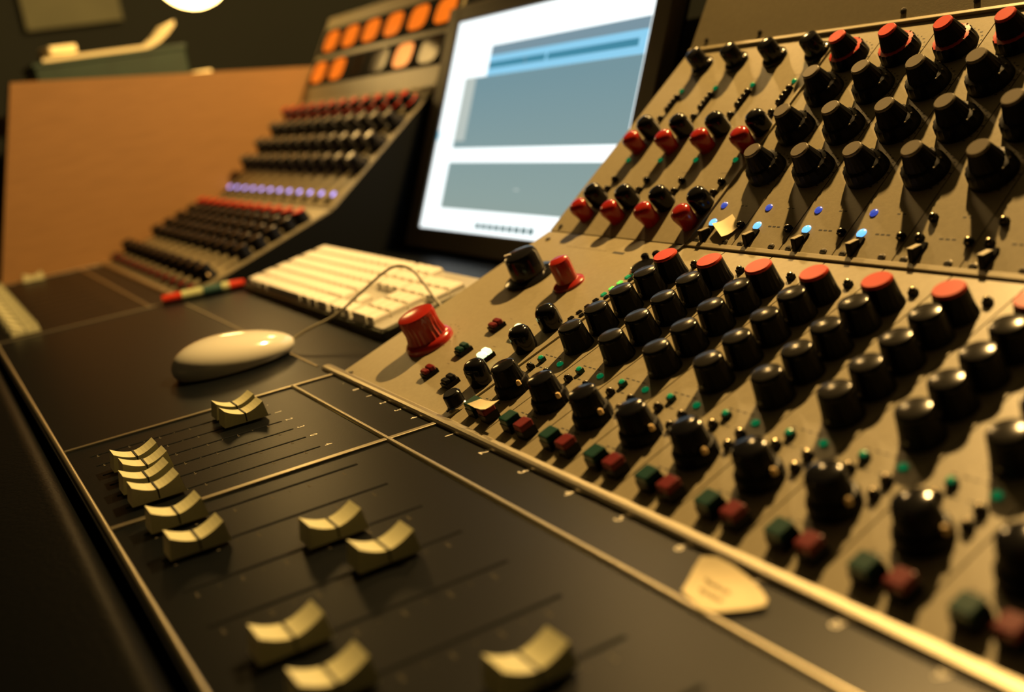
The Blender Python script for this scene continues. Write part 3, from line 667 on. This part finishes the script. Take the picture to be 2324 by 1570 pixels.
# ------------------------------------------------------------------ background: table, box, papers, lamp, board
ZT = 0.224
tb = tag(empty('side_table', (-1.38, 0.30, -0.72)), 'dim brown table behind the wooden console end carrying a long green box', 'table')
b = MB(); b.box((0, 0, ZT+0.72-0.0125), (0.78, 1.1, 0.025), M_TABLE, bev=0.002); b.obj('table_top', tb)
for sx in (-1, 1):
    for sy in (-1, 1):
        b = MB(); b.box((sx*0.34, sy*0.5, (ZT+0.695)/2), (0.05, 0.05, ZT+0.695), M_TABLE); b.obj('leg', tb)
bx = tag(empty('storage_box', (-1.07, 0.088, ZT)), 'long dark green box with loose papers on top behind the wooden console end', 'box')
b = MB(); b.box((0, 0, 0.030), (0.13, 0.215, 0.060), M_GBOX, bev=0.002); b.obj('body', bx)
b = MB(); b.box((0, 0, 0.062), (0.134, 0.219, 0.006), M_GBOX, bev=0.001); b.obj('lid', bx)
def paper_stack():
    def cu(x, y): return 0.030*max(0, (y-0.045)/0.055)**2 + 0.003*math.sin(x*60)*0.3
    n = 14; pts = [(-0.055, -0.10+0.2*k/n) for k in range(n+1)] + [(0.058, 0.10-0.2*k/n) for k in range(n+1)]
    pts = [(-0.055 + 0.113*0, y) for x, y in pts[:n+1]] + pts[n+1:]
    b = MB(); N = 15
    for dz in (0, 0.006):
        base = len(b.v)
        for k in range(N):
            y = -0.095 + 0.195*k/(N-1)
            for x in (-0.055, 0.0, 0.060): b.v.append((x, y, dz + cu(x, y)*(1 if dz == 0 else 1.0)))
        for k in range(N-1):
            for j in range(2): b.f.append([base+k*3+j, base+k*3+j+1, base+(k+1)*3+j+1, base+(k+1)*3+j]); b.m.append(b.mi(M_PAPER)); b.sm.append(True)
    nb = N*3
    for k in range(N-1):
        for j in (0, 2): b.f.append([k*3+j, (k+1)*3+j, nb+(k+1)*3+j, nb+k*3+j]); b.m.append(0); b.sm.append(False)
    for k in (0, N-1):
        for j in (0, 1): b.f.append([k*3+j, k*3+j+1, nb+k*3+j+1, nb+k*3+j]); b.m.append(0); b.sm.append(False)
    return b
tag(paper_stack().obj('paper_sheets', None, (-1.07, 0.090, ZT+0.0652)), 'cream sheets of paper with a raised corner lying on the dark green box', 'paper')
b = MB(); b.box((0, 0, 0.006), (0.05, 0.040, 0.012), M_PAPER, bev=0.002); tag(b.obj('sticky_notes', None, (-1.06, 0.025, ZT+0.0755), (0, 0, 0.2)), 'small pale pad lying on the paper sheets at their far left end', 'note pad')
b = MB(); b.lathe([(0.012, 0), (0.015, 0.004), (0.017, 0.022), (0.015, 0.024)], M_PAPER, 24); tag(b.obj('small_dish', None, (-1.045, 0.222, ZT)), 'tiny pale dish on the table just right of the dark green box', 'dish')
LP = Vector((-1.035, 0.2385, 0.399))
lm = tag(empty('hanging_lamp', (LP.x, LP.y, LP.z)), 'glowing round glass lamp hanging above the table behind the console', 'lamp')
b = MB(); b.tube([(0, 0, 0.070), (0, 0, 1.82-LP.z)], 0.003, M_SHADE, 8); b.lathe([(0.026, 0.053), (0.024, 0.078), (0.008, 0.088)], M_SHADE, 24); b.obj('cord', lm)
b = MB(); n = 14; b.lathe([(0.060*math.sin(PI*k/n) if 0 < k < n else 0.004, -0.060*math.cos(PI*k/n)) for k in range(n+1)], M_LAMPG, 32); b.obj('globe', lm)
bd = MB(); bd.box((0, 0, 0), (0.02, 0.20, 0.17), M_BOARD); tag(bd.obj('notice_board', None, (-1.888, 0.195, 0.493)), 'dim olive grey board hanging on the dark wall at the top left', 'board')

# ------------------------------------------------------------------ room
def slab(name, c, s, m):
    b = MB(); b.box(c, s, m); return struct(b.obj(name))
slab('floor', (-0.2, -0.2, -0.745), (3.8, 4.0, 0.05), M_FLOOR)
slab('wall_left', (-1.94, -0.2, 0.55), (0.08, 4.0, 2.54), M_WALL)
slab('wall_back', (-0.2, 1.44, 0.55), (3.4, 0.08, 2.54), M_WALL)
slab('ceiling', (-0.2, -0.2, 1.845), (3.8, 4.0, 0.05), M_CEIL)
